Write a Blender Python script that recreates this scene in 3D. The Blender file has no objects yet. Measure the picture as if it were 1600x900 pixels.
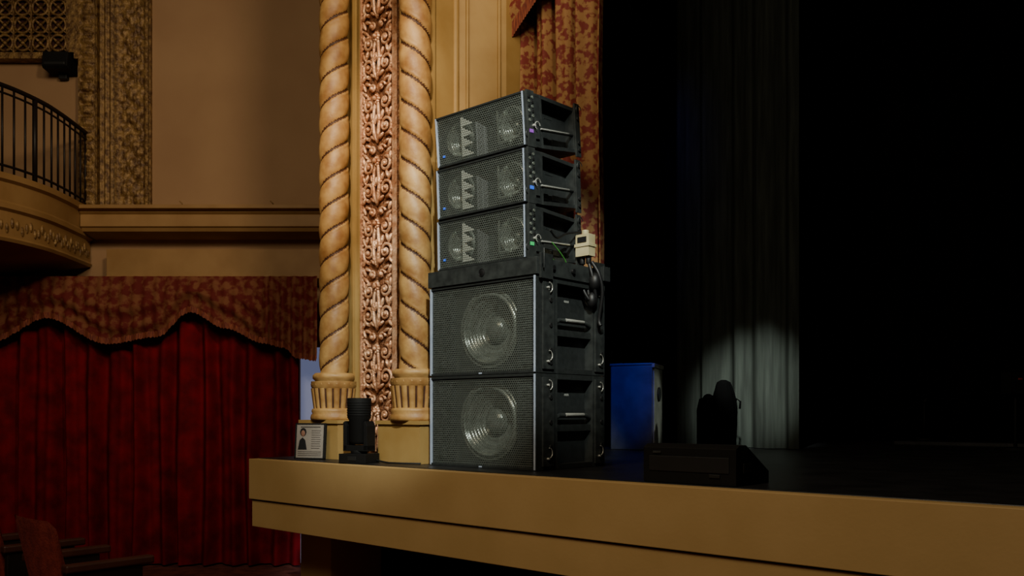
import bpy, bmesh, math, random
from math import sin, cos, pi, radians, sqrt, atan2
from mathutils import Vector, Matrix
random.seed(7)
SC = bpy.context.scene
ANG = radians(-41.6)          # the stage is turned against the side wall
CA, SA = cos(ANG), sin(ANG)
def S(X, Y, z=0.0):           # stage-aligned coordinates -> world
    return (CA*X - SA*Y, SA*X + CA*Y, z)
EYE = 1.45
ST = 1.15                     # stage height

def lin(c):
    c = c/255.0
    return c/12.92 if c <= 0.04045 else ((c+0.055)/1.055)**2.4
def rgb(r, g, b): return (lin(r), lin(g), lin(b), 1.0)

# ------------------------------------------------------------ materials
def mat(name, col, col2=None, rough=0.6, metal=0.0, scale=8.0, bump=0.0, bscale=None, spec=0.5,
        stretch=(1,1,1), lo=0.35, hi=0.65, emit=None, estr=0.0, detail=4.0):
    m = bpy.data.materials.new(name); m.use_nodes = True
    nt = m.node_tree; N = nt.nodes; L = nt.links
    b = N['Principled BSDF']
    b.inputs['Roughness'].default_value = rough
    b.inputs['Metallic'].default_value = metal
    b.inputs['Specular IOR Level'].default_value = spec
    tc = N.new('ShaderNodeTexCoord'); mp = N.new('ShaderNodeMapping')
    mp.inputs['Scale'].default_value = stretch
    L.new(tc.outputs['Object'], mp.inputs['Vector'])
    nz = N.new('ShaderNodeTexNoise'); nz.inputs['Scale'].default_value = scale
    nz.inputs['Detail'].default_value = detail
    L.new(mp.outputs['Vector'], nz.inputs['Vector'])
    rp = N.new('ShaderNodeValToRGB')
    rp.color_ramp.elements[0].position = lo; rp.color_ramp.elements[1].position = hi
    if col2 is None: col2 = tuple(min(1, c*0.75) for c in col[:3]) + (1,)
    rp.color_ramp.elements[0].color = col2; rp.color_ramp.elements[1].color = col
    L.new(nz.outputs['Fac'], rp.inputs['Fac'])
    L.new(rp.outputs['Color'], b.inputs['Base Color'])
    if bump > 0:
        n2 = N.new('ShaderNodeTexNoise'); n2.inputs['Scale'].default_value = bscale or scale*4
        n2.inputs['Detail'].default_value = 5
        L.new(mp.outputs['Vector'], n2.inputs['Vector'])
        bp = N.new('ShaderNodeBump'); bp.inputs['Strength'].default_value = bump
        bp.inputs['Distance'].default_value = 0.02
        L.new(n2.outputs['Fac'], bp.inputs['Height']); L.new(bp.outputs['Normal'], b.inputs['Normal'])
    if emit is not None:
        b.inputs['Emission Color'].default_value = emit
        b.inputs['Emission Strength'].default_value = estr
    return m

M_FASCIA = mat('fascia_ochre', rgb(196,164,108), rgb(188,156,100), rough=0.65, scale=3, bump=0.03, bscale=60)
M_STAGEF = mat('stage_black_floor', rgb(36,36,38), rgb(22,22,24), rough=0.4, scale=5, bump=0.05, bscale=30)
M_DARK   = mat('shade_and_black_parts', rgb(14,12,11), rough=0.9)  # near-black: painted shade at the stage front, also plain black parts
M_WALL   = mat('plaster_tan', rgb(164,130,94), rgb(156,122,87), rough=0.8, scale=1.5, bump=0.03, bscale=40)
M_GOLDW  = mat('plaster_gold', rgb(176,144,86), rgb(162,128,70), rough=0.6, scale=4, bump=0.05, bscale=30)
M_COL    = mat('column_gold_glaze', rgb(190,150,90), rgb(150,106,56), rough=0.5, scale=10, bump=0.1, bscale=40)
M_GROOVE = mat('column_groove_shade', rgb(84,48,22), rgb(60,32,14), rough=0.6, scale=20)  # dark colour paints the shade inside the twist grooves and flutes
M_ORN    = mat('ornament_gilt', rgb(160,126,76), rgb(90,62,34), rough=0.45, metal=0.2, scale=22, bump=0.5, bscale=60)
M_COPPER = mat('relief_copper', rgb(246,198,158), rgb(200,140,100), rough=0.28, metal=0.4, scale=18, bump=0.5, bscale=70)
M_COPBK  = mat('relief_ground', rgb(150,98,62), rgb(90,54,32), rough=0.45, metal=0.2, scale=30, bump=0.8, bscale=80)
M_TRIMB  = mat('beam_paint', rgb(162,126,78), rgb(146,110,64), rough=0.6, scale=3, bump=0.03)
M_RED    = mat('red_velvet', rgb(124,10,27), rgb(88,5,17), rough=0.85, scale=6, bump=0.1, bscale=80, spec=0.15)
M_BROC   = mat('brocade_valance', rgb(126,78,52), rgb(100,34,30), rough=0.8, scale=14, lo=0.44, hi=0.58, bump=0.1, spec=0.2)
M_DRAPE  = mat('brocade_drape', rgb(156,116,72), rgb(120,50,42), rough=0.75, scale=24, lo=0.45, hi=0.54, bump=0.1, spec=0.3, detail=2.5)
M_FRINGE = mat('fringe', rgb(150,80,50), rgb(90,30,24), rough=0.8, scale=60, stretch=(3,3,0.3))
M_BLACKC = mat('black_serge', rgb(14,14,15), rgb(9,9,10), rough=0.95, scale=10, spec=0.05)
M_GREYC  = mat('grey_scrim', rgb(50,54,50), rgb(38,41,38), rough=0.95, scale=5, spec=0.05, stretch=(6,6,0.4))
M_CARPET = mat('carpet', rgb(110,52,40), rgb(76,26,22), rough=0.95, scale=9, bump=0.3, bscale=120)
M_CAB    = mat('cabinet_black', rgb(46,49,48), rgb(38,41,40), rough=0.42, scale=40, bump=0.1, bscale=220)
M_CABD   = mat('cabinet_inside', rgb(22,23,23), rough=0.6)
M_GEAR   = mat('stage_gear_black', rgb(17,17,17), rgb(13,13,13), rough=0.7, spec=0.25)
M_MATTE  = mat('shadow_black', rgb(8,8,8), rgb(6,6,6), rough=1.0, spec=0.0)  # for the black shape that stands in for a curtain shadow
M_STEEL  = mat('rigging_steel', rgb(66,70,68), rgb(48,51,50), rough=0.4, metal=0.3, scale=20)
M_SILV   = mat('aluminium_trim', rgb(196,208,226), rgb(170,184,206), rough=0.3, metal=0.2)  # pale blue-grey colour stands in for the metal's reflections
M_BRIGHT = mat('chrome', rgb(215,215,205), rough=0.25, metal=0.5)
M_GRILL  = mat('grille_mesh', rgb(108,114,107), rgb(96,102,95), rough=0.35, metal=0.25, scale=30)
M_CONE   = mat('woofer_cone', rgb(142,148,138), rgb(112,118,108), rough=0.24, metal=0.5, scale=20)
M_BAF    = mat('baffle', rgb(46,49,47), rough=0.5)
M_TOOTH  = mat('sawtooth_plate', rgb(215,220,208), rgb(200,206,194), rough=0.45, metal=0.1)
M_RUB    = mat('cable_rubber', rgb(20,20,21), rough=0.5)
M_CREAM  = mat('cream_plastic', rgb(200,190,150), rgb(176,164,122), rough=0.5)
M_GREEN  = mat('green_cable', rgb(70,150,60), rough=0.5)
M_TAGP   = mat('tag_purple', rgb(150,80,190), rough=0.4, emit=rgb(170,90,220), estr=0.2)
M_TAGB   = mat('tag_blue', rgb(50,100,230), rough=0.4, emit=rgb(50,110,255), estr=0.4)
M_TAGG   = mat('tag_green', rgb(50,200,110), rough=0.4, emit=rgb(60,220,120), estr=0.25)
M_SUBBLUE= mat('side_fill_paint', rgb(96,100,112), rgb(78,82,94), rough=0.5)
M_PALE   = mat('pale_grille', rgb(170,172,158), rgb(140,142,130), rough=0.6)
M_PALEW  = mat('pale_daylight_glow', rgb(170,178,205), rgb(150,158,190), rough=0.8, scale=2, emit=rgb(150,160,205), estr=0.30)  # slight emission put in as the daylight
M_PAPER  = mat('poster_paper', rgb(150,142,132), rgb(136,128,118), rough=0.7)
M_INK    = mat('poster_ink', rgb(70,62,58), rough=0.7)
M_SKIN   = mat('poster_skin', rgb(150,106,84), rough=0.7)
M_IRON   = mat('wrought_iron', rgb(34,26,22), rough=0.5, metal=0.3)
M_SEAT   = mat('seat_upholstery', rgb(150,56,44), rgb(120,38,30), rough=0.85, scale=20, bump=0.2)
M_SEATW  = mat('seat_wood', rgb(70,36,26), rough=0.5)
M_LATT   = mat('lattice_dark', rgb(60,22,18), rough=0.8)

# ------------------------------------------------------------ mesh accumulator
class G:
    def __init__(s): s.v=[]; s.f=[]; s.m=[]; s.s=[]
    def face(s, idx, m=0, sm=False): s.f.append(tuple(idx)); s.m.append(m); s.s.append(sm)
    def box(s, x0,x1,y0,y1,z0,z1,m=0, M=None):
        b=len(s.v)
        pts=[(x0,y0,z0),(x1,y0,z0),(x1,y1,z0),(x0,y1,z0),(x0,y0,z1),(x1,y0,z1),(x1,y1,z1),(x0,y1,z1)]
        if M is not None: pts=[tuple(M@Vector(p)) for p in pts]
        s.v+=pts
        for q in ((0,3,2,1),(4,5,6,7),(0,1,5,4),(1,2,6,5),(2,3,7,6),(3,0,4,7)):
            s.face([b+i for i in q],m)
    def prism(s, poly, h0, h1, axis='x', m=0):
        """poly: 2D pts; axis x -> (y,z), y -> (x,z), z -> (x,y)"""
        n=len(poly); b=len(s.v)
        def P(p,h):
            return (h,p[0],p[1]) if axis=='x' else ((p[0],h,p[1]) if axis=='y' else (p[0],p[1],h))
        s.v+=[P(p,h0) for p in poly]+[P(p,h1) for p in poly]
        s.face([b+i for i in range(n)],m); s.face([b+n+i for i in reversed(range(n))],m)
        for i in range(n):
            j=(i+1)%n; s.face([b+i,b+n+i,b+n+j,b+j],m)
    def tube(s, pts, r, m=0, seg=8, closed=False, cap=True):
        pts=[Vector(p) for p in pts]; n=len(pts); b=len(s.v)
        rr = r if isinstance(r,(list,tuple)) else [r]*n
        up=None
        for i,p in enumerate(pts):
            if closed: t=pts[(i+1)%n]-pts[i-1]
            else: t=pts[min(i+1,n-1)]-pts[max(i-1,0)]
            if t.length<1e-9: t=Vector((0,0,1))
            t.normalize()
            if up is None:
                up=Vector((0,0,1)) if abs(t.z)<0.9 else Vector((1,0,0))
            a=t.cross(up)
            if a.length<1e-6: a=t.orthogonal()
            a.normalize(); c=a.cross(t); c.normalize(); up=c
            for k in range(seg):
                an=2*pi*k/seg
                q=p+a*cos(an)*rr[i]+c*sin(an)*rr[i]; s.v.append(tuple(q))
        for i in range(n if closed else n-1):
            j=(i+1)%n
            for k in range(seg):
                l=(k+1)%seg
                s.face([b+i*seg+k,b+i*seg+l,b+j*seg+l,b+j*seg+k],m,True)
        if cap and not closed:
            s.face([b+k for k in reversed(range(seg))],m)
            s.face([b+(n-1)*seg+k for k in range(seg)],m)
    def cyl(s,p0,p1,r,m=0,seg=24,r2=None):
        s.tube([p0,p1],[r,r if r2 is None else r2],m,seg)
    def lathe(s, prof, c, axis='z', m=0, seg=48, mod=None):
        """prof: (radius, along)"""
        b=len(s.v); n=len(prof)
        for (r,h) in prof:
            for k in range(seg):
                a=2*pi*k/seg; q=r*(mod(a,h) if mod else 1)
                if axis=='z': s.v.append((c[0]+q*cos(a),c[1]+q*sin(a),c[2]+h))
                elif axis=='y': s.v.append((c[0]+q*cos(a),c[1]+h,c[2]+q*sin(a)))
                else: s.v.append((c[0]+h,c[1]+q*cos(a),c[2]+q*sin(a)))
        for i in range(n-1):
            for k in range(seg):
                l=(k+1)%seg
                s.face([b+i*seg+k,b+i*seg+l,b+(i+1)*seg+l,b+(i+1)*seg+k],m,True)
    def blob(s,c,sc,rot=0.0,m=0,nu=10,nv=6):
        b=len(s.v)
        for i in range(nv+1):
            ph=pi*i/nv
            for k in range(nu):
                a=2*pi*k/nu
                x=sc[0]*sin(ph)*cos(a); y=sc[1]*sin(ph)*sin(a); z=sc[2]*cos(ph)
                s.v.append((c[0]+x*cos(rot)+z*sin(rot), c[1]+y, c[2]-x*sin(rot)+z*cos(rot)))
        for i in range(nv):
            for k in range(nu):
                l=(k+1)%nu
                s.face([b+i*nu+k,b+i*nu+l,b+(i+1)*nu+l,b+(i+1)*nu+k],m,True)
    def grid(s, fn, nu, nv, m=0, wrap=False, sm=True, mf=None):
        b=len(s.v); w=nu if wrap else nu+1
        for j in range(nv+1):
            for i in range(w): s.v.append(tuple(fn(i/nu,j/nv)))
        for j in range(nv):
            for i in range(nu):
                k=(i+1)%w
                s.face([b+j*w+i,b+j*w+k,b+(j+1)*w+k,b+(j+1)*w+i],mf((i+0.5)/nu,(j+0.5)/nv) if mf else m,sm)
    def hexgrille(s,x0,x1,z0,z1,y,pitch,web,m=0):
        R=pitch/sqrt(3); r=R-web/sqrt(3)
        dz=pitch*sqrt(3)/2; j=0; z=z0+pitch*0.5
        while z<z1-pitch*0.4:
            x=x0+pitch*0.5+(pitch*0.5 if j%2 else 0)
            while x<x1-pitch*0.4:
                b=len(s.v)
                for q in (R,r):
                    for k in range(6):
                        a=pi/6+k*pi/3
                        s.v.append((x+q*cos(a),y,z+q*sin(a)))
                for k in range(6):
                    l=(k+1)%6; s.face([b+k,b+l,b+6+l,b+6+k],m)
                x+=pitch
            z+=dz; j+=1
    def plate_hole(s,x0,x1,z0,z1,cx,cz,R,y,m=0,seg=64):
        b=len(s.v)
        for k in range(seg):
            a=2*pi*k/seg; dx,dz=cos(a),sin(a)
            s.v.append((cx+R*dx,y,cz+R*dz))
            t=1e9
            if dx>1e-9: t=min(t,(x1-cx)/dx)
            if dx<-1e-9: t=min(t,(x0-cx)/dx)
            if dz>1e-9: t=min(t,(z1-cz)/dz)
            if dz<-1e-9: t=min(t,(z0-cz)/dz)
            s.v.append((cx+t*dx,y,cz+t*dz))
        for k in range(seg):
            l=(k+1)%seg
            s.face([b+2*k,b+2*k+1,b+2*l+1,b+2*l],m)
    def done(s,name,mats,loc=(0,0,0),rot=0.0,bevel=0.0,parent=None,fix=True,tilt=None):
        me=bpy.data.meshes.new(name); me.from_pydata(s.v,[],s.f)
        for mm in mats: me.materials.append(mm)
        me.polygons.foreach_set('material_index',s.m)
        me.polygons.foreach_set('use_smooth',s.s)
        me.update()
        if fix:
            bm=bmesh.new(); bm.from_mesh(me)
            bmesh.ops.recalc_face_normals(bm,faces=bm.faces); bm.to_mesh(me); bm.free()
        ob=bpy.data.objects.new(name,me); SC.collection.objects.link(ob)
        if parent is not None: ob.parent=parent
        ob.location=loc; ob.rotation_euler=(tilt or 0.0,0,rot)
        if bevel>0:
            md=ob.modifiers.new('bevel','BEVEL'); md.width=bevel; md.segments=2
            md.limit_method='ANGLE'; md.angle_limit=radians(50)
        return ob

# ============================================================ ROOM SHELL
g=G(); g.box(-9,6,-2.5,12,-0.1,0.0); g.done('floor',[M_CARPET])
g=G(); g.box(-7.5,-1.0,8.36,8.56,0,6.2); g.done('wall_side',[M_WALL])
# proscenium wall (stage-aligned), solid block with splayed reveal on the stage side
g=G()
poly=[(-4.92,3.62),(-3.84,3.62),(-3.84,3.81),(-3.68,4.09),(-3.68,4.25),(-4.92,4.25)]
g.prism(poly,ST+0.001,6.2,'z')
g.done('wall_proscenium',[M_GOLDW],rot=ANG)
g=G(); g.prism([(-5.14,4.0),(-5.12,4.2),(-6.35,5.75),(-6.5,5.55)],0,6.2,'z'); g.done('wall_return',[M_WALL],rot=ANG)
# vertical mouldings on the proscenium
g=G()
for X,w,d in ((-4.585,0.03,0.035),(-4.545,0.018,0.02),(-4.135,0.018,0.02),(-3.865,0.05,0.03)):
    g.box(X-w/2,X+w/2,3.62-d,3.63,ST,6.2)
g.cyl((-3.845,3.80,ST),(-3.845,3.80,6.2),0.022,0,12)
g.cyl((-3.80,3.86,ST),(-3.80,3.86,6.2),0.010,0,8)
g.cyl((-3.70,4.045,ST),(-3.70,4.045,6.2),0.012,0,8)
g.done('trim_proscenium',[M_GOLDW],rot=ANG)

# cornice and beam below the tan wall
g=G()
pr=[(8.358,3.12),(8.10,3.15),(8.08,3.18),(8.06,3.19),(8.06,3.30),(8.04,3.315),(8.03,3.335),(7.98,3.34),(7.98,3.375),(8.358,3.375)]
g.prism(pr,-4.03,-1.6,'x'); g.done('trim_cornice',[M_TRIMB],bevel=0.004)
g=G(); g.box(-3.84,-1.6,8.18,8.358,2.72,3.0); g.box(-3.84,-1.6,8.165,8.18,2.72,2.745); g.done('trim_beam',[M_TRIMB],bevel=0.004)
g=G()
for x in (-3.08,-2.23):
    g.tube([(x,8.1,3.375),(x-0.01,8.09,3.41),(x-0.03,8.08,3.43)],0.006,0,6)
g.done('cornice_hooks',[M_ORN])

# ornamental bands framing the organ grille
def ornband(name,x0,x1,z0,z1,kind,prot):
    g=G(); W=x1-x0; H=z1-z0
    def f(u,v):
        x=x0+W*u; z=z0+H*v; e=min(u,1-u)
        if kind=='leaf':
            c=(z*4.2+u*1.0)%1.0
            h=0.5*abs(sin(pi*c))+0.35*abs(sin(9*u+14*z))*abs(sin(23*z-11*u))+0.3*abs(sin(31*u)*sin(41*z))
            h*=0.045
            if e<0.12: h=0.05+0.01*abs(sin(60*z))
        elif kind=='bead':
            h=0.04*abs(sin(pi*z/0.11))**0.6*(sin(pi*u)**0.7)+0.02*abs(sin(26*u)*sin(55*z))
            if e<0.14: h=0.03
        else:
            h=0.03*abs(sin(3.5*pi*u))
        return (x,8.355-prot-h,z)
    g.grid(f,max(12,int(W/0.010)),int(H/0.012))
    g.box(x0,x1,8.355-prot+0.002,8.358,z0,z1)
    return g.done(name,[M_ORN])
ornband('trim_bead_band',-4.14,-3.98,3.38,6.0,'bead',0.08)
ornband('trim_fluted_band',-3.98,-3.80,3.38,6.0,'flute',0.03)
ornband('trim_leaf_band',-3.80,-3.48,3.38,6.0,'leaf',0.04)

# organ grille lattice
g=G()
g.box(-5.6,-4.18,8.30,8.355,4.86,6.0,1)
g.box(-5.6,-4.18,8.24,8.355,4.83,4.89,0); g.box(-4.25,-4.14,8.24,8.355,4.83,6.0,0)
p=0.17
for i in range(9):
    for j in range(7):
        cx=-4.345-p*i; cz=4.99+p*j
        if cx<-5.5: continue
        g.tube([(cx+0.075*cos(a),8.27,cz+0.075*sin(a)) for a in [2*pi*k/20 for k in range(20)]],0.013,0,6,closed=True)
        g.blob((cx,8.275,cz),(0.02,0.02,0.02))
        for a in range(4):
            an=pi/4+a*pi/2
            g.tube([(cx+0.02*cos(an),8.275,cz+0.02*sin(an)),(cx+0.115*cos(an),8.275,cz+0.115*sin(an))],[0.014,0.006],0,6)
    g.box(-4.26-p*i-0.008,-4.26-p*i+0.008,8.265,8.30,4.88,6.0,0)
g.done('organ_grille',[M_ORN,M_LATT])

# wall loudspeaker
g=G()
g.prism([(8.355,4.70),(8.17,4.71),(8.15,4.73),(8.17,4.87),(8.355,4.87)],-4.44,-4.20,'x')
g.box(-4.42,-4.22,8.145,8.165,4.735,4.765,1); g.box(-4.36,-4.28,8.3,8.355,4.66,4.71,1)
g.done('wall_loudspeaker',[M_GEAR,M_CABD],bevel=0.006)

# ------------------------------------------------------------ balcony
ctrl=[(-4.07,8.34),(-4.05,8.02),(-4.035,7.72),(-4.05,7.40),(-4.16,7.02),(-4.42,6.66),(-4.95,6.36),(-5.8,6.22)]
def cr(P,t):
    n=len(P)-1; i=min(int(t*n),n-1); f=t*n-i
    p0=P[max(i-1,0)];p1=P[i];p2=P[i+1];p3=P[min(i+2,n)]
    return tuple(0.5*((2*p1[k])+(-p0[k]+p2[k])*f+(2*p0[k]-5*p1[k]+4*p2[k]-p3[k])*f*f+(-p0[k]+3*p1[k]-3*p2[k]+p3[k])*f**3) for k in (0,1))
g=G()
prof=[(0.0,3.40),(0.05,3.40),(0.05,3.35),(0.02,3.33),(0.015,3.18),(0.03,3.16),(0.03,3.12),(0.0,3.10),(0.0,2.90),(0.015,2.88),(0.0,2.855),(-0.04,2.85),(-0.6,2.77),(-0.9,2.718)]
NB=60
def bal(u,v):
    k=v*(len(prof)-1); i=min(int(k),len(prof)-2); f=k-i
    o=prof[i][0]*(1-f)+prof[i+1][0]*f; z=prof[i][1]*(1-f)+prof[i+1][1]*f
    a=Vector(cr(ctrl,max(0,u-0.004))); b=Vector(cr(ctrl,min(1,u+0.004))); t=(b-a).normalized()
    n=Vector((-t.y,t.x))
    c=cr(ctrl,u); return (c[0]+n.x*o,min(8.35,c[1]+n.y*o),z)
g.grid(bal,NB,(len(prof)-1),sm=False)
b0=len(g.v); pts=[cr(ctrl,i/NB) for i in range(NB+1)]+[(-5.8,8.34)]
g.v+=[(p_[0],p_[1],3.385) for p_ in pts]; g.face(range(b0,b0+len(pts)),0)
for i in range(2,56):
    u=i/58.0; c=cr(ctrl,u)
    g.blob((c[0],c[1],2.99+0.03*sin(i*1.9)),(0.016,0.018,0.045),0.0,1,8,5)
g.done('balcony',[M_TRIMB,M_ORN])
g=G()
top=[cr(ctrl,i/NB) for i in range(NB+1)]
g.tube([(a,b,4.12) for a,b in top],0.020,0,8)
g.tube([(a,b,4.06) for a,b in top],0.009,0,6)
g.tube([(a,b,3.47) for a,b in top],0.011,0,6)
last=top[0]; nxt=0.0; dd=0
for i in range(0,601):
    c=cr(ctrl,i/600); dd+=sqrt((c[0]-last[0])**2+(c[1]-last[1])**2); last=c
    if dd>=nxt:
        g.cyl((c[0],c[1],3.402),(c[0],c[1],4.12),0.009 if int(nxt/0.11)%9 else 0.02,0,6); nxt+=0.11
g.done('balcony_railing',[M_IRON])

# ------------------------------------------------------------ red curtains + valance
def fold(x,s=1.0):
    return 0.055*sin(x*29*s)+0.03*sin(x*47*s+1.3)+0.026*sin(x*13*s+0.4)
g=G()
def cf(u,v):
    x=-6.2+u*(6.2-2.0); z=0.02+v*2.68
    a=1-0.35*v
    return (x+0.012*sin(z*2+x*9),8.16+a*fold(x)+0.006*sin(z*5+x*20),z)
g.grid(cf,520,14); ob=g.done('red_curtain',[M_RED],fix=False)
def vz(v,f=8.0): return EYE+(645-v)*f/1350
sw=[(-6.2,500),(-5.6,535),(-4.86,528),(-4.30,489),(-3.75,529),(-3.30,518),(-2.97,480),(-2.65,505),(-2.3,528),(-2.12,535),(-1.98,552),(-1.80,556)]
def swz(x):
    for i in range(len(sw)-1):
        if sw[i][0]<=x<=sw[i+1][0]:
            t=(x-sw[i][0])/(sw[i+1][0]-sw[i][0]); t=t*t*(3-2*t)
            return vz(sw[i][1]*(1-t)+sw[i+1][1]*t)
    return vz(552)
g=G()
def vf(u,v):
    x=-6.2+u*(6.2-1.80); zt=2.715; zb=swz(x)
    z=zb+(zt-zb)*v
    k=1.0 if x>-2.3 else 0.35
    y=8.00+k*0.03*sin(x*60)*(1-v*0.5)
    if x<=-2.3: y+=0.02*sin((z-zb)*38+sin(x*5)*2)*(1-v)-0.05*(1-abs(2*v-1))
    return (x,y,z)
g.grid(vf,420,24)
def ff(u,v):
    x=-6.2+u*(6.2-1.80); zb=swz(x); p=vf(u,0)
    return (x,p[1]-0.006,zb-0.05+0.055*v+0.006*sin(x*400))
g.grid(ff,420,2,1)
g.done('valance_curtain',[M_BROC,M_FRINGE],fix=False)

# doorway beside the curtain, its pale panel glows in place of daylight
g=G()
g.box(-2.04,-1.74,8.34,8.355,0.0,2.08,0); 
g.box(-2.08,-2.04,8.30,8.356,0,2.12,1); g.box(-1.74,-1.70,8.30,8.356,0,2.12,1); g.box(-2.08,-1.70,8.30,8.356,2.08,2.12,1)
g.done('door_1',[M_PALEW,M_TRIMB])

# ============================================================ STAGE
g=G()
g.box(-5.10,4.2,3.12,3.30,0.882,1.146,0)
g.box(-5.085,4.2,3.135,3.30,0.70,0.882,0)
g.box(-5.09,4.2,3.128,3.30,0.874,0.884,2)  # dark strip paints the shadow line under the upper band
g.box(-5.10,4.2,3.30,9.8,0.70,1.140,2)
g.box(-5.10,4.2,3.19,9.8,1.139,1.150,1)
g.box(-5.02,-4.68,3.47,3.9,0,0.70,0)
g.box(-4.95,4.2,3.95,9.8,0,0.70,2)  # black block puts in the darkness of the hollow below the stage
g.done('stage_platform',[M_FASCIA,M_STAGEF,M_DARK],rot=ANG,bevel=0.003)

# ------------------------------------------------------------ columns with pedestals
def column(X,Y,hand,pw0,pw1):
    loc=S(X,Y,ST+0.001); g=G(); H=4.9; R=0.099
    z0=0.545
    def q_(u,v):
        a=2*pi*u; z=z0+(H-z0)*v
        ph=(2*a+hand*2*pi*z/0.172)/(2*pi); return ph-math.floor(ph)
    def f(u,v):
        a=2*pi*u; z=z0+(H-z0)*v; q=q_(u,v)
        h=max(0.0,sin(pi*q))**0.5
        r=R*(0.80+0.20*h)
        if 0.06<q<0.16: r+=0.003
        return (r*cos(a),r*sin(a),z)
    g.grid(f,72,560,0,wrap=True,mf=lambda u,v: 2 if (q_(u,v)<0.055 or q_(u,v)>0.945) else 0)
    g.lathe([(0.10,0.56),(0.125,0.56),(0.14,0.545),(0.14,0.525),(0.125,0.51),(0.125,0.50)],(0,0,0),m=0)
    g.lathe([(0.150,0.505),(0.150,0.47),(0.140,0.455)],(0,0,0),m=0)
    def fl(u,v):
        a=2*pi*u; z=0.32+0.14*v
        r=0.118+0.018*v+0.016*abs(sin(9*a))**0.6
        return (r*cos(a),r*sin(a),z)
    g.grid(fl,144,6,0,wrap=True,mf=lambda u,v: 2 if abs(sin(9*2*pi*u))<0.25 else 0)
    g.lathe([(0.12,0.33),(0.142,0.325),(0.148,0.31),(0.142,0.295),(0.15,0.285),(0.155,0.265),(0.15,0.25),(0.0,0.25)],(0,0,0),m=0)
    for k in range(18):
        a=2*pi*(k+0.5)/18; g.blob((0.141*cos(a),0.141*sin(a),0.485),(0.012,0.012,0.016),0,0,6,4)
    g.box(pw0,pw1,-0.115,0.112,0.0,0.238,1); g.box(pw0-0.012,pw1+0.012,-0.127,0.113,0.230,0.252,1)
    g.done('twisted_column',[M_COL,M_GOLDW,M_GROOVE],loc=loc,rot=ANG)
column(-4.69,3.505,-1,-0.21,0.19)
column(-3.89,3.505,+1,-0.21,0.165)

# ------------------------------------------------------------ copper relief between the columns
g=G()
HW=0.160
def bf(u,v):
    x=-HW+2*HW*u; z=v*4.3
    return (x,-0.006-0.006*abs(sin(60*x)*sin(50*z)),z)
g.grid(bf,40,420,1)
g.box(-HW,HW,0,0.025,0,4.3,1)
def spiral(cx,cz,r0,turns,a0,s,rr=0.013):
    n=int(14*turns); pts=[];ra=[]
    for i in range(n+1):
        t=i/n; a=a0+s*2*pi*turns*t; r=r0*(1-0.85*t)
        pts.append((cx+r*cos(a),-0.018-0.010*t,cz+r*sin(a))); ra.append(rr*(1-0.45*t))
    g.tube(pts,ra,0,6); g.blob((cx,-0.03,cz),(0.016,0.016,0.016))
per=0.40
for j in range(11):
    z=0.02+j*per
    for sx in (-1,1):
        spiral(sx*0.085,z+0.08,0.060,1.6,-pi/2,sx*1)
        spiral(sx*0.080,z+0.235,0.050,1.5,pi/2,-sx*1)
        spiral(sx*0.045,z+0.335,0.032,1.2,0 if sx>0 else pi,sx,0.010)
        g.tube([(0,-0.02,z-0.02),(sx*0.02,-0.03,z+0.04),(sx*0.03,-0.03,z+0.12),(sx*0.02,-0.03,z+0.2),(0,-0.02,z+0.3)],[0.006,0.014,0.012,0.012,0.006],0,6)
        for k,(dx,dz,rt,l) in enumerate(((0.125,0.155,0.5,0.035),(0.10,0.165,-0.4,0.03),(0.13,0.02,-0.7,0.03),(0.11,0.31,0.9,0.035),(0.13,0.28,0.1,0.03),(0.09,0.375,1.2,0.03),(0.125,0.36,0.4,0.03),(0.04,0.02,1.0,0.03),(0.05,0.155,0.3,0.032))):
            g.blob((sx*dx,-0.022,z+dz),(0.012,0.014,l),sx*rt,0,8,5)
    for k in range(8):
        a=k*pi/4; g.blob((0.022*cos(a),-0.03,z+0.26+0.022*sin(a)),(0.012,0.014,0.012),0,0,7,4)
    g.blob((0,-0.045,z+0.26),(0.014,0.016,0.014))
    for k in range(5):
        a=(k-2)*0.55; g.blob((0.035*sin(a),-0.028,z+0.10+0.035*cos(a)),(0.009,0.014,0.028),a,0,7,4)
for sx in (-1,1):
    g.box(sx*0.160-0.006,sx*0.160+0.006,-0.03,0,0,4.3,0)
    for k in range(150):
        g.blob((sx*0.148,-0.016,0.02+k*0.0285),(0.007,0.010,0.010),0,0,6,4)
g.done('relief_ornament_panel',[M_COPPER,M_COPBK],loc=S(-4.325,3.592,ST+0.03),rot=ANG)

# ------------------------------------------------------------ proscenium brocade drape
g=G()
def df(u,v):
    X=-3.675+u*0.64; z=ST+0.02+v*4.9
    return (X,4.27+0.05*sin(X*38+0.5)+0.022*sin(X*71+1)+0.01*sin(z*3+X*8),z)
g.grid(df,160,30)
g.done('proscenium_drape',[M_DRAPE],rot=ANG,fix=False)
g=G()
def sf(u,v):  # swag crossing the top of the drape, fringe along its lower edge
    X=-3.69+u*0.70; zb=3.95+0.50*u
    z=zb+v*(5.9-zb)
    return (X,4.15-0.03*sin((z-zb)*22+u*3)-0.03*sin(pi*v),z)
g.grid(sf,50,40)
def sff(u,v):
    p=sf(u,0); return (p[0],p[1]-0.004+0.003*sin(u*260),p[2]-0.10+0.10*v)
g.grid(sff,160,2,1)
g.done('swag_valance',[M_DRAPE,M_FRINGE],rot=ANG,fix=False)

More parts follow.
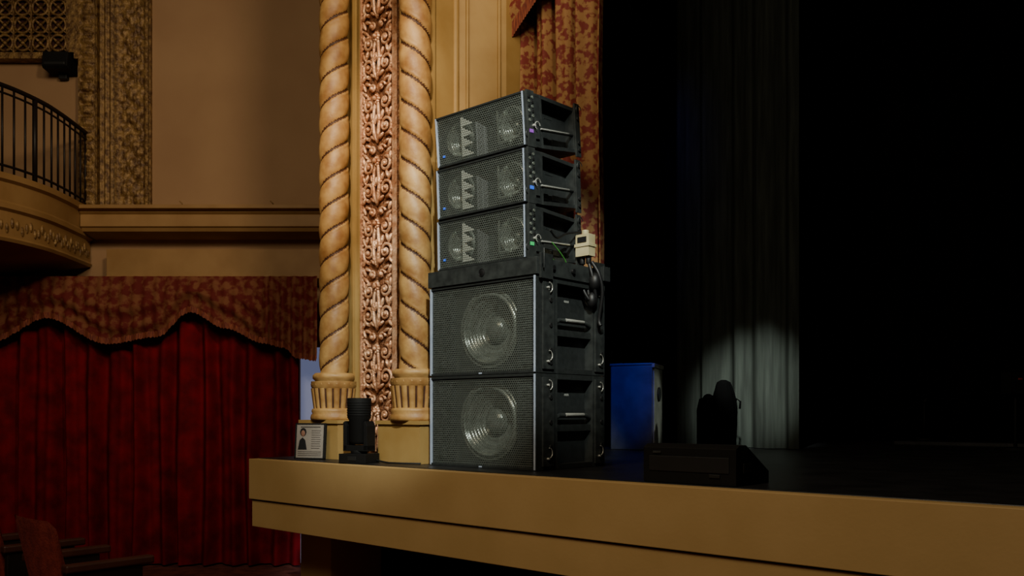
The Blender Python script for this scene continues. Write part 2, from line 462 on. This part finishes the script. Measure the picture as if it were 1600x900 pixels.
# ------------------------------------------------------------ stage masking
def curtain(name,X0,X1,Y,z0,z1,m,amp=0.05,fr=22,n=300):
    g=G()
    def f(u,v):
        X=X0+u*(X1-X0)
        return (X,Y+amp*sin(X*fr)+amp*0.5*sin(X*fr*1.7+1)+amp*0.5*sin(X*fr*0.43),z0+v*(z1-z0))
    g.grid(f,n,4); return g.done(name,[m],rot=ANG,fix=False)
curtain('black_leg_curtain',-7.0,-3.88,7.05,ST,6.2,M_BLACKC)
curtain('grey_leg_curtain',-4.06,-2.92,6.80,ST+0.005,6.2,M_GREYC,0.04,24,200)
curtain('black_backdrop_curtain',-7.0,4.2,9.3,ST,6.2,M_BLACKC,0.06,14,500)
g=G(); g.box(-2.75,1.5,8.6,9.12,ST+0.001,ST+0.03); g.done('low_riser',[M_STAGEF],rot=ANG)
g=G()
bx,by=4.0,8.38
zb=ST+0.031
g.cyl((bx,by,zb),(bx,by,zb+0.02),0.08,0,20); g.cyl((bx,by,zb+0.02),(bx,by,zb+0.36),0.009,0,8)
g.tube([(bx,by,zb+0.36),(bx+0.02,by,zb+0.41)],0.016,0,8)
g.done('microphone_stand',[M_GEAR])

# ============================================================ SPEAKERS
def ring(g,c,R,axis,r,m,n=16,a0=0,a1=2*pi):
    closed = abs(a1-a0-2*pi)<1e-6
    k=n if closed else n+1
    pts=[]
    for i in range(k):
        a=a0+(a1-a0)*i/n
        if axis=='x': pts.append((c[0],c[1]+R*cos(a),c[2]+R*sin(a)))
        else: pts.append((c[0]+R*cos(a),c[1],c[2]+R*sin(a)))
    g.tube(pts,r,m,6,closed=closed)

def woofer(g,cx,cz,R,yf,m):
    prof=[(1.07*R,yf+0.05),(1.07*R,yf+0.004),(1.05*R,yf),(1.0*R,yf),(0.985*R,yf+0.006),(0.95*R,yf-0.006),(0.90*R,yf-0.008),(0.86*R,yf+0.008)]
    N=28
    for i in range(N+1):
        t=i/N; r=(0.84-(0.84-0.36)*t)*R
        prof.append((r,yf+0.012+0.070*t+0.0022*sin(t*pi*14)*(R/0.2)))
    g.lathe(prof,(cx,0,cz),'y',m)
    g.lathe([(0.36*R,yf+0.082),(0.35*R,yf+0.062),(0.30*R,yf+0.045),(0.2*R,yf+0.030),(0.1*R,yf+0.023),(0.001,yf+0.021)],(cx,0,cz),'y',m)

def subwoofer(z):
    W,H,D=0.79,0.503,0.60; h=W/2
    loc=S(-3.2385,3.389,z); g=G()
    t=0.018
    g.box(-h,h,0.012,0.16,0,t,0); g.box(-h,h,0.012,0.16,H-t,H,0)
    g.box(-h,-h+t,0.012,0.16,t,H-t,0); g.box(h-t,h,0.012,0.16,t,H-t,0)
    g.box(-h+t,h-t,0.15,0.16,t,H-t,1)
    g.box(-h+0.055,h-0.055,0.16,D,0.0,H,0)
    for sx in (-1,1):
        a,b=(h-0.055,h) if sx>0 else (-h,-h+0.055)
        g.box(a,b,0.16,0.175,0,H,2)
        g.box(a,b,D-0.115,D,0,H,2)
        g.box(a,b,0.175,D-0.115,0,0.028,0); g.box(a,b,0.175,D-0.115,H-0.028,H,0)
        e=h*sx
        lo,hi=(e-0.05*sx,e-0.012*sx) if sx>0 else (e+0.012,e+0.05)
        lo,hi=min(lo,hi),max(lo,hi)
        g.box(lo,hi,0.175,D-0.115,0.20,0.235,0)
        xm=e-0.02*sx
        g.tube([(xm,0.18,0.27),(xm,0.21,0.285),(xm,D-0.15,0.285),(xm,D-0.12,0.27)],0.013,2,8)
        g.tube([(xm+0.008*sx,0.26,0.288),(xm+0.008*sx,0.42,0.288)],0.010,3,8)
        xo=e
        for (y0,y1) in ((0.045,0.135),(D-0.10,D-0.02)):
            a2,b2=sorted((xo,xo+0.010*sx))
            g.box(a2,b2,y0,y1,0.02,H-0.02,2)
            for zz in (0.055,0.12,0.25,0.38,H-0.055):
                g.cyl((xo+0.008*sx,(y0+y1)/2+0.015,zz),(xo+0.016*sx,(y0+y1)/2+0.015,zz),0.012,1,12)
            for zz in (0.09,H-0.06):
                ring(g,(xo+0.020*sx,(y0+y1)/2-0.008,zz),0.026,'x',0.0028,3,14,-1.2,1.6)
            g.cyl((xo,(y0+y1)/2-0.01,H-0.06),(xo+0.022*sx,(y0+y1)/2-0.01,H-0.06),0.006,3,10)
            g.cyl((xo,(y0+y1)/2-0.01,0.06),(xo+0.022*sx,(y0+y1)/2-0.01,0.06),0.006,3,10)
    g.box(h-0.055,h-0.053,0.30,0.34,0.39,0.402,3)
    R=0.205
    g.plate_hole(-h+t,h-t,t,H-t,0.01,H/2,R*1.05,0.062,4)
    woofer(g,0.01,H/2,R,0.055,5)
    for sx in (-1,1):
        for k in range(7):
            x=sx*(0.262+0.017*k); g.box(x-0.003,x+0.003,0.03,0.062,0.05,H-0.05,4)
        g.box(sx*0.25-0.004,sx*0.25+0.004,0.02,0.062,0.03,H-0.03,0)
    ob=g.done('subwoofer_speaker',[M_CAB,M_CABD,M_STEEL,M_BRIGHT,M_BAF,M_CONE],loc=loc,rot=ANG,bevel=0.003)
    g=G(); g.hexgrille(-h+0.016,h-0.02,0.012,H-0.012,0.004,0.0135,0.0038,0)
    g.done('grille',[M_GRILL],parent=ob,fix=False)
    g=G()
    g.box(-h,-h+0.007,-0.004,0.012,0.004,H-0.004,0); g.box(h-0.014,h-0.003,-0.005,0.012,0.004,H-0.004,0)
    g.box(-h+0.007,h-0.014,0,0.012,0.0,0.014,1); g.box(-h+0.007,h-0.014,0,0.012,H-0.014,H,1)
    g.box(h-0.003,h,-0.002,0.012,0.0,H,1)
    g.box(-0.012,0.012,-0.002,0.0,0.003,0.011,0)
    g.done('trim_strips',[M_SILV,M_CAB],parent=ob,bevel=0.002)
subwoofer(ST+0.001); subwoofer(ST+0.507)

# rigging / adapter frame
g=G()
z0=ST+1.012
g.box(-0.405,0.405,0,0.06,0,0.088,0); g.box(-0.405,0.405,0.53,0.59,0,0.088,0)
g.box(-0.405,-0.355,0.06,0.53,0,0.088,0); g.box(0.355,0.405,0.06,0.53,0,0.088,0)
g.box(-0.10,0.10,0.06,0.53,0.02,0.07,0)
g.lathe([(0.022,-0.003),(0.022,0.0),(0.016,-0.0035),(0.0,-0.0035)],(0.02,0,0.045),'y',1,20)
for yy in (0.04,0.13,0.30,0.47,0.56):
    g.cyl((0.40,yy,0.045),(0.418,yy,0.045),0.014,1,12)
g.box(0.405,0.418,0.02,0.12,-0.02,0.11,2); g.box(0.405,0.418,0.49,0.58,-0.03,0.12,2)
g.box(0.36,0.44,0.54,0.60,0.02,0.10,2)
g.tube([(0.43,0.03,0.03),(0.43,0.03,0.13),(0.43,0.10,0.13)],0.004,2,6)
g.done('rigging_frame',[M_STEEL,M_RUB,M_CAB,M_BRIGHT],loc=S(-3.2385,3.38,z0),rot=ANG,bevel=0.003)

def array_module(z,tilt,tagm,yoff):
    W,H,D=0.66,0.278,0.47; h=W/2; t=0.014
    loc=S(-3.25,3.40+yoff,z); g=G()
    g.box(-h,h,0.010,0.13,0,t,0); g.box(-h,h,0.010,0.13,H-t,H,0)
    g.box(-h,-h+t,0.010,0.13,t,H-t,0); g.box(h-t,h,0.010,0.13,t,H-t,0)
    g.box(-h+t,h-t,0.12,0.13,t,H-t,1)
    zt,zb=H-0.018,0.018
    g.prism([(0.13,0.0),(0.13,H),(D,zt),(D,zb)],-h+0.06,h-0.06,'x',0)
    for sx in (-1,1):
        a,b=sorted((sx*(h-0.06),sx*h))
        g.box(a,b,0.13,0.145,0,H,2)
        g.prism([(D-0.055,zb-0.002),(D-0.055,zt+0.002),(D,zt),(D,zb)],a,b,'x',2)
        g.prism([(0.145,0),(0.145,0.02),(D-0.055,zb+0.018),(D-0.055,zb-0.002)],a,b,'x',0)
        g.prism([(0.145,H-0.02),(0.145,H),(D-0.055,zt),(D-0.055,zt-0.02)],a,b,'x',0)
        xm=sx*(h-0.012)
        g.cyl((xm,0.07,0.10),(xm,D-0.02,0.115),0.010,2,10)
        g.cyl((sx*(h+0.006),0.12,0.098),(sx*(h+0.006),0.36,0.108),0.005,3,8)
        a2,b2=sorted((sx*h,sx*(h+0.010)))
        g.box(a2,b2,0.012,0.072,-0.006,H+0.006,2)
        g.box(a2,b2,0.072,0.105,0.04,0.15,2)
        g.box(a2,b2,D-0.05,D-0.008,-0.006,H+0.006,2)
        for k in range(6):
            for yy in (0.028,0.055):
                g.cyl((sx*(h+0.009),yy,0.13+k*0.024),(sx*(h+0.014),yy,0.13+k*0.024),0.0085,1 if (k+int(yy>0.03))%2 else 5,10)
        for zz in (0.03,0.07,0.2,0.25):
            g.cyl((sx*(h+0.009),D-0.028,zz),(sx*(h+0.018),D-0.028,zz),0.010,1,10)
        ring(g,(sx*(h+0.022),0.075,0.105),0.020,'x',0.003,3,12,0,4.5)
        ring(g,(sx*(h+0.022),D-0.03,H-0.03),0.022,'x',0.0025,2,12,0,4.5)
        g.cyl((sx*(h+0.006),0.055,0.105),(sx*(h+0.024),0.055,0.105),0.008,3,10)
        ring(g,(sx*(h+0.004),0.02,0.06),0.02,'x',0.003,2,10)
    g.box(h+0.010,h+0.013,0.022,0.052,0.066,0.084,6)
    g.box(h-0.0600,h-0.058,0.23,0.30,0.185,0.192,2)
    for (a,b,c,d) in ((0.19,0.25,0.05,0.08),(0.29,0.35,0.05,0.08)):
        g.box(h-0.06,h-0.054,a,b,c,d,2)
    R=0.098
    cxl=-h+0.135; cxr=h-0.13
    g.plate_hole(-h+t,-0.075,t,H-t,cxl,H/2,R*1.04,0.058,4)
    g.plate_hole(0.06,h-t,t,H-t,cxr,H/2,R*1.04,0.058,4)
    woofer(g,cxl,H/2,R,0.05,5); woofer(g,cxr,H/2,R,0.05,5)
    g.prism([(-0.075,0.058),(-0.03,0.10),(0.015,0.10),(0.06,0.058),(0.06,0.12),(-0.075,0.12)],t,H-t,'z',4)
    x0=-0.155; n=4; zz0=0.03; st=(H-0.06)/n
    for i in range(n):
        za=zz0+i*st; zb2=za+st
        poly=[(x0+0.02,za),(x0+0.10,za+st*0.12),(x0+0.02,zb2-0.004)]
        g.prism(poly,0.014,0.018,'y',7)
    g.box(x0+0.008,x0+0.022,0.014,0.018,zz0,H-0.03,7)
    ring(g,(cxr+0.01,0.03,H/2),0.085,'y',0.007,5,14,-pi/2,pi/2)
    g.box(cxr-0.085,cxr-0.077,0.02,0.03,0.05,H-0.05,5); g.box(cxr-0.085,cxr-0.01,0.02,0.03,0.05,0.058,5)
    ob=g.done('line_array_speaker',[M_CAB,M_CABD,M_STEEL,M_BRIGHT,M_BAF,M_CONE,tagm,M_TOOTH],loc=loc,rot=ANG,bevel=0.002,tilt=tilt)
    g=G(); g.hexgrille(-h+0.010,h-0.014,0.006,H-0.006,0.004,0.0135,0.0038,0)
    g.done('grille',[M_GRILL],parent=ob,fix=False)
    g=G()
    g.box(-h,-h+0.006,-0.004,0.010,0.003,H-0.003,0); g.box(h-0.012,h-0.003,-0.005,0.010,0.003,H-0.003,0)
    g.box(-h+0.006,h-0.012,0,0.010,0,0.010,1); g.box(-h+0.006,h-0.012,0,0.010,H-0.010,H,1)
    g.box(h-0.003,h,-0.002,0.01,0,H,1)
    g.box(-h+0.045,-h+0.062,-0.002,0.0,0.05,0.062,2)
    g.done('trim_strips',[M_SILV,M_CAB,M_TAGB],parent=ob,bevel=0.0015)
array_module(ST+1.106, radians(1.2), M_TAGG, 0.0)
array_module(ST+1.397, radians(2.8), M_TAGB, 0.0)
array_module(ST+1.690, radians(5.0), M_TAGP, 0.0)

# cable box with hanging cables on the rear of the stack
g=G()
g.box(-0.045,0.045,-0.03,0.03,-0.06,0.06,0); g.box(-0.05,0.05,-0.035,0.035,-0.008,0.008,0)
g.box(-0.03,0.03,-0.034,-0.03,0.015,0.045,1); g.cyl((0,0,0.06),(0,0,0.085),0.02,0,12)
g.cyl((-0.02,0,-0.06),(-0.02,0,-0.10),0.016,1,10); g.cyl((0.022,0,-0.06),(0.022,0,-0.10),0.016,1,10)
def dang(pts,r=0.007,m=1):
    P=[tuple(p_) for p_ in pts]; n=len(P)-1; out=[]
    for i in range(n*8+1):
        t=i/(n*8); k=min(int(t*n),n-1); f=t*n-k
        p0=P[max(k-1,0)];p1=P[k];p2=P[k+1];p3=P[min(k+2,n)]
        out.append(tuple(0.5*((2*p1[a])+(-p0[a]+p2[a])*f+(2*p0[a]-5*p1[a]+4*p2[a]-p3[a])*f*f+(-p0[a]+3*p1[a]-3*p2[a]+p3[a])*f**3) for a in range(3)))
    g.tube(out,r,m,8)
dang([(-0.02,0,-0.09),(-0.03,0,-0.16),(0.0,-0.02,-0.24),(0.03,0,-0.30),(0.0,0.02,-0.22),(0.02,0.02,-0.12)],0.010)
dang([(0.022,0,-0.09),(0.05,0,-0.18),(0.05,0.03,-0.30),(0.02,0.03,-0.34),(-0.03,0.03,-0.28),(-0.01,0.05,-0.14)],0.010)
dang([(0.03,0.02,-0.09),(0.07,0.03,-0.16),(0.08,0.05,-0.26),(0.05,0.06,-0.40),(0.06,0.06,-0.44)],0.011)
dang([(-0.02,0.0,0.08),(-0.05,-0.1,0.06),(-0.04,-0.2,0.02),(-0.03,-0.27,0.05)],0.006)
g.blob((0.05,0.02,-0.20),(0.035,0.035,0.05),0,1); g.blob((0.03,0.02,-0.30),(0.03,0.03,0.045),0,1)
dang([(-0.01,-0.28,-0.02),(-0.0,-0.22,-0.07),(-0.0,-0.17,-0.12),(-0.0,-0.24,-0.13),(-0.0,-0.30,-0.10)],0.003,2)
g.done('cable_breakout_box',[M_CREAM,M_RUB,M_GREEN],loc=S(-2.86,3.83,2.37),rot=ANG,bevel=0.003)

# ------------------------------------------------------------ moving head light
g=G()
g.box(-0.095,0.095,-0.075,0.075,0.0,0.055,0); g.cyl((0,0,0.055),(0,0,0.075),0.05,0,24)
for sx in (-1,1):
    a,b=sorted((sx*0.060,sx*0.085)); g.prism([(a,0.075),(b,0.075),(b,0.22),((a+b)/2,0.25),(a,0.24)],-0.045,0.045,'y',0)
g.box(-0.085,0.085,-0.045,0.045,0.07,0.105,0)
g.lathe([(0.0,0.11),(0.045,0.11),(0.060,0.13),(0.060,0.255),(0.070,0.27),(0.072,0.385),(0.066,0.388),(0.062,0.37),(0.0,0.365)],(0,0,0),m=0,seg=32)
for z in (0.285,0.30,0.315,0.33,0.345,0.36): g.lathe([(0.0722,z-0.003),(0.074,z),(0.0722,z+0.003)],(0,0,0),m=0,seg=32)
g.box(-0.03,0.03,-0.079,-0.075,0.015,0.04,1)
g.tube([(0.08,0.05,0.015),(0.16,0.02,0.007),(0.24,-0.05,0.007),(0.34,-0.06,0.007),(0.45,-0.04,0.007)],0.006,1,6)
g.done('moving_head_light',[M_GEAR,M_CABD],loc=S(-4.13,3.27,ST+0.001),rot=ANG+0.3,bevel=0.004)

# ------------------------------------------------------------ framed poster
g=G()
g.box(-0.103,0.103,-0.004,0.008,0,0.225,0)
for a,b,c,d in ((-0.108,-0.098,0,0.23),(0.095,0.108,0,0.23),(-0.108,0.108,0,0.008),(-0.108,0.108,0.222,0.23)):
    g.box(a,b,-0.008,0.012,c,d,1)
g.blob((-0.052,-0.005,0.165),(0.016,0.003,0.021),0,2); g.blob((-0.052,-0.0045,0.172),(0.023,0.002,0.028),0,1)
g.blob((-0.052,-0.0055,0.163),(0.015,0.003,0.019),0,2)
g.prism([(-0.085,0.06),(-0.075,0.12),(-0.055,0.138),(-0.035,0.12),(-0.022,0.06)],-0.0055,-0.004,'y',1)
for k in range(9):
    w=0.075*(0.8+0.2*random.random()); g.box(0.008,0.008+w,-0.0052,-0.004,0.18-k*0.014,0.183-k*0.014,3)
for k in range(3): g.box(-0.085,0.08,-0.0052,-0.004,0.045-k*0.012,0.048-k*0.012,3)
g.box(-0.07,0.07,-0.0052,-0.004,0.202,0.208,3)
g.prism([(0.010,0.0),(0.010,0.14),(0.016,0.14),(0.075,0.0)],-0.01,0.01,'x',1)
g.done('framed_poster',[M_PAPER,M_DARK,M_SKIN,M_INK],loc=(-1.295,5.53,ST+0.004),rot=radians(-16),tilt=radians(-5))

# ------------------------------------------------------------ stage monitor wedge
g=G()
g.prism([(0,0),(0,0.15),(0.03,0.165),(0.09,0.165),(0.30,0.05),(0.30,0)],-0.22,0.22,'x',0)
g.box(-0.19,0.19,-0.004,0.0,0.05,0.115,1)
g.box(0.10,0.15,-0.006,0.0,0.03,0.045,1)
g.prism([(0.10,0.166),(0.295,0.06),(0.295,0.053),(0.10,0.158)],-0.20,0.20,'x',1)
g.box(0.22,0.224,0.06,0.14,0.05,0.09,1)
g.box(-0.17,-0.13,-0.006,-0.0,0.125,0.135,2)
g.done('stage_monitor_wedge',[M_GEAR,M_CABD,M_STEEL],loc=S(-1.86,3.21,ST+0.001),rot=ANG,bevel=0.006)

# ------------------------------------------------------------ side fill speaker
g=G()
g.prism([(-0.20,-0.17),(0.20,-0.17),(0.16,0.18),(-0.16,0.18)],0.0,0.68,'z',0)
g.box(-0.18,0.18,-0.182,-0.17,0.02,0.66,1)
g.box(-0.205,0.205,-0.19,-0.165,0.66,0.695,1); g.box(-0.205,0.205,-0.19,-0.165,0.0,0.03,1)
g.prism([(-0.205,-0.18),(0.205,-0.18),(0.165,0.19),(-0.165,0.19)],0.68,0.70,'z',0)
g.cyl((0.0,-0.18,0.45),(0.0,-0.195,0.45),0.06,2,20)
g.done('side_fill_speaker',[M_SUBBLUE,M_PALE,M_CAB],loc=(1.03,7.15,ST+0.001),rot=radians(70),bevel=0.006)

# ------------------------------------------------------------ added black shape standing in for a shadow on the grey curtain
g=G()
def sil(u,v):
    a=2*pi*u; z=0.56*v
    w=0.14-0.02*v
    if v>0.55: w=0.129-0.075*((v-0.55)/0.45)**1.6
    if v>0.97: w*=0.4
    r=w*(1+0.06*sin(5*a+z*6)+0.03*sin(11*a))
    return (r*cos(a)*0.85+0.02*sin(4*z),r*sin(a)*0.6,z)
g.grid(sil,48,30,0,wrap=True)
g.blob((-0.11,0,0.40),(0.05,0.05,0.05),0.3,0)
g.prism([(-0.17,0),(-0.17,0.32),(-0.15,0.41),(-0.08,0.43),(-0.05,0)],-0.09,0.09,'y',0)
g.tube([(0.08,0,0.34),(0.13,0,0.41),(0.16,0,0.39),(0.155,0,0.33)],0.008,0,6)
g.done('shadow_stand_in',[M_MATTE],loc=(1.66,6.85,ST+0.001),rot=radians(10))
g=G()
g.cyl((0,0,0),(0,0,0.02),0.15,0,20); g.cyl((0,0,0.02),(0,0,0.55),0.014,0,8); g.box(-0.09,0.09,-0.05,0.05,0.45,0.62,0); g.box(-0.02,0.02,-0.054,-0.05,0.56,0.575,1)
g.done('monitor_mixer_stand',[M_GEAR,M_SEAT],loc=(4.02,6.9,ST+0.001),rot=0.2,bevel=0.004)

# ------------------------------------------------------------ theater seats (facing the stage)
def seat(x,y):
    g=G()
    def bk(u,v):
        a=-0.25+0.5*u; z=0.42+0.46*v
        r=1.0
        if v>0.75: r=sqrt(max(0,1-((v-0.75)/0.25)**2*0.10))
        return (a*r,-0.22-0.10*v-0.02*cos(a*6)+0.0,z)
    g.grid(bk,16,10,0)
    def bk2(u,v):
        p=bk(u,v); e=min(u,1-u,v if v<0.5 else 1-v); return (p[0],p[1]+0.06*min(1,(e*8)**0.5),p[2])
    g.grid(bk2,16,10,0)
    g.box(-0.24,0.24,-0.20,0.22,0.36,0.46,0)
    for sx in (-1,1):
        g.box(sx*0.28-0.02,sx*0.28+0.02,-0.24,0.16,0.02,0.60,2)
        g.box(sx*0.28-0.035,sx*0.28+0.035,-0.26,0.22,0.60,0.645,1)
        g.box(sx*0.28-0.05,sx*0.28+0.05,-0.26,0.18,0,0.02,2)
    g.done('theater_seat',[M_SEAT,M_SEATW,M_IRON],loc=(x,y,0.001),rot=ANG,bevel=0.012)
seat(-2.40,4.93); seat(-3.12,5.60)

# ============================================================ LIGHTS
def spot(name,loc,tgt,e,col,deg,blend=0.6,r=0.15):
    l=bpy.data.lights.new(name,'SPOT'); l.energy=e; l.color=col; l.spot_size=radians(deg); l.spot_blend=blend; l.shadow_soft_size=r
    o=bpy.data.objects.new(name,l); SC.collection.objects.link(o); o.location=loc
    d=Vector(tgt)-Vector(loc); o.rotation_euler=d.to_track_quat('-Z','Y').to_euler(); return o
def area(name,loc,tgt,e,col,sx,sy):
    l=bpy.data.lights.new(name,'AREA'); l.energy=e; l.color=col; l.shape='RECTANGLE'; l.size=sx; l.size_y=sy
    o=bpy.data.objects.new(name,l); SC.collection.objects.link(o); o.location=loc
    d=Vector(tgt)-Vector(loc); o.rotation_euler=d.to_track_quat('-Z','Y').to_euler(); return o
SPK=S(-3.30,3.4,2.25)
spot('house_spotlight',(0.3,0.0,5.4),SPK,1450,(0.93,1.0,0.93),20.5,0.5,0.06)
spot('copper_spotlight',(-0.9,0.9,5.4),S(-4.30,3.55,3.15),1000,(1.0,0.85,0.66),18,1.0,0.08)
spot('side_house_light',(0.8,1.5,5.6),(-2.5,8.3,3.6),540,(1.0,0.81,0.57),50,0.9,0.4)
area('house_ceiling_light',(-1.8,0.2,6.0),(-2.0,5.5,1.0),170,(1.0,0.82,0.58),2.5,2.5)
spot('curtain_spotlight',(1.2,4.5,3.1),(2.02,7.35,1.60),1150,(0.92,1.0,0.92),20,1.0,0.05)
spot('blue_spotlight',(0.62,5.75,3.1),(0.98,7.05,1.60),95,(0.02,0.07,1.0),20,0.9,0.05)
spot('added_edge_light',(3.7,6.2,3.2),(1.20,6.98,1.5),75,(0.92,1.0,0.92),11,0.5,0.05)  # added lamp to brighten the pale edge of the side fill
spot('blue_wash',(0.9,6.0,5.5),(1.2,8.9,2.6),60,(0.05,0.10,1.0),40,0.9,0.2)
w=bpy.data.worlds.new('world'); SC.world=w; w.use_nodes=True
w.node_tree.nodes['Background'].inputs['Color'].default_value=(1.0,0.78,0.6,1)
w.node_tree.nodes['Background'].inputs['Strength'].default_value=0.014

# ============================================================ CAMERA
cd=bpy.data.cameras.new('camera'); cam=bpy.data.objects.new('camera',cd); SC.collection.objects.link(cam)
cam.location=(0,0,EYE); cam.rotation_euler=(radians(90),0,0)
cd.sensor_width=36; cd.lens=1350/1600*36; cd.shift_y=195/1600; cd.clip_end=100
SC.camera=cam
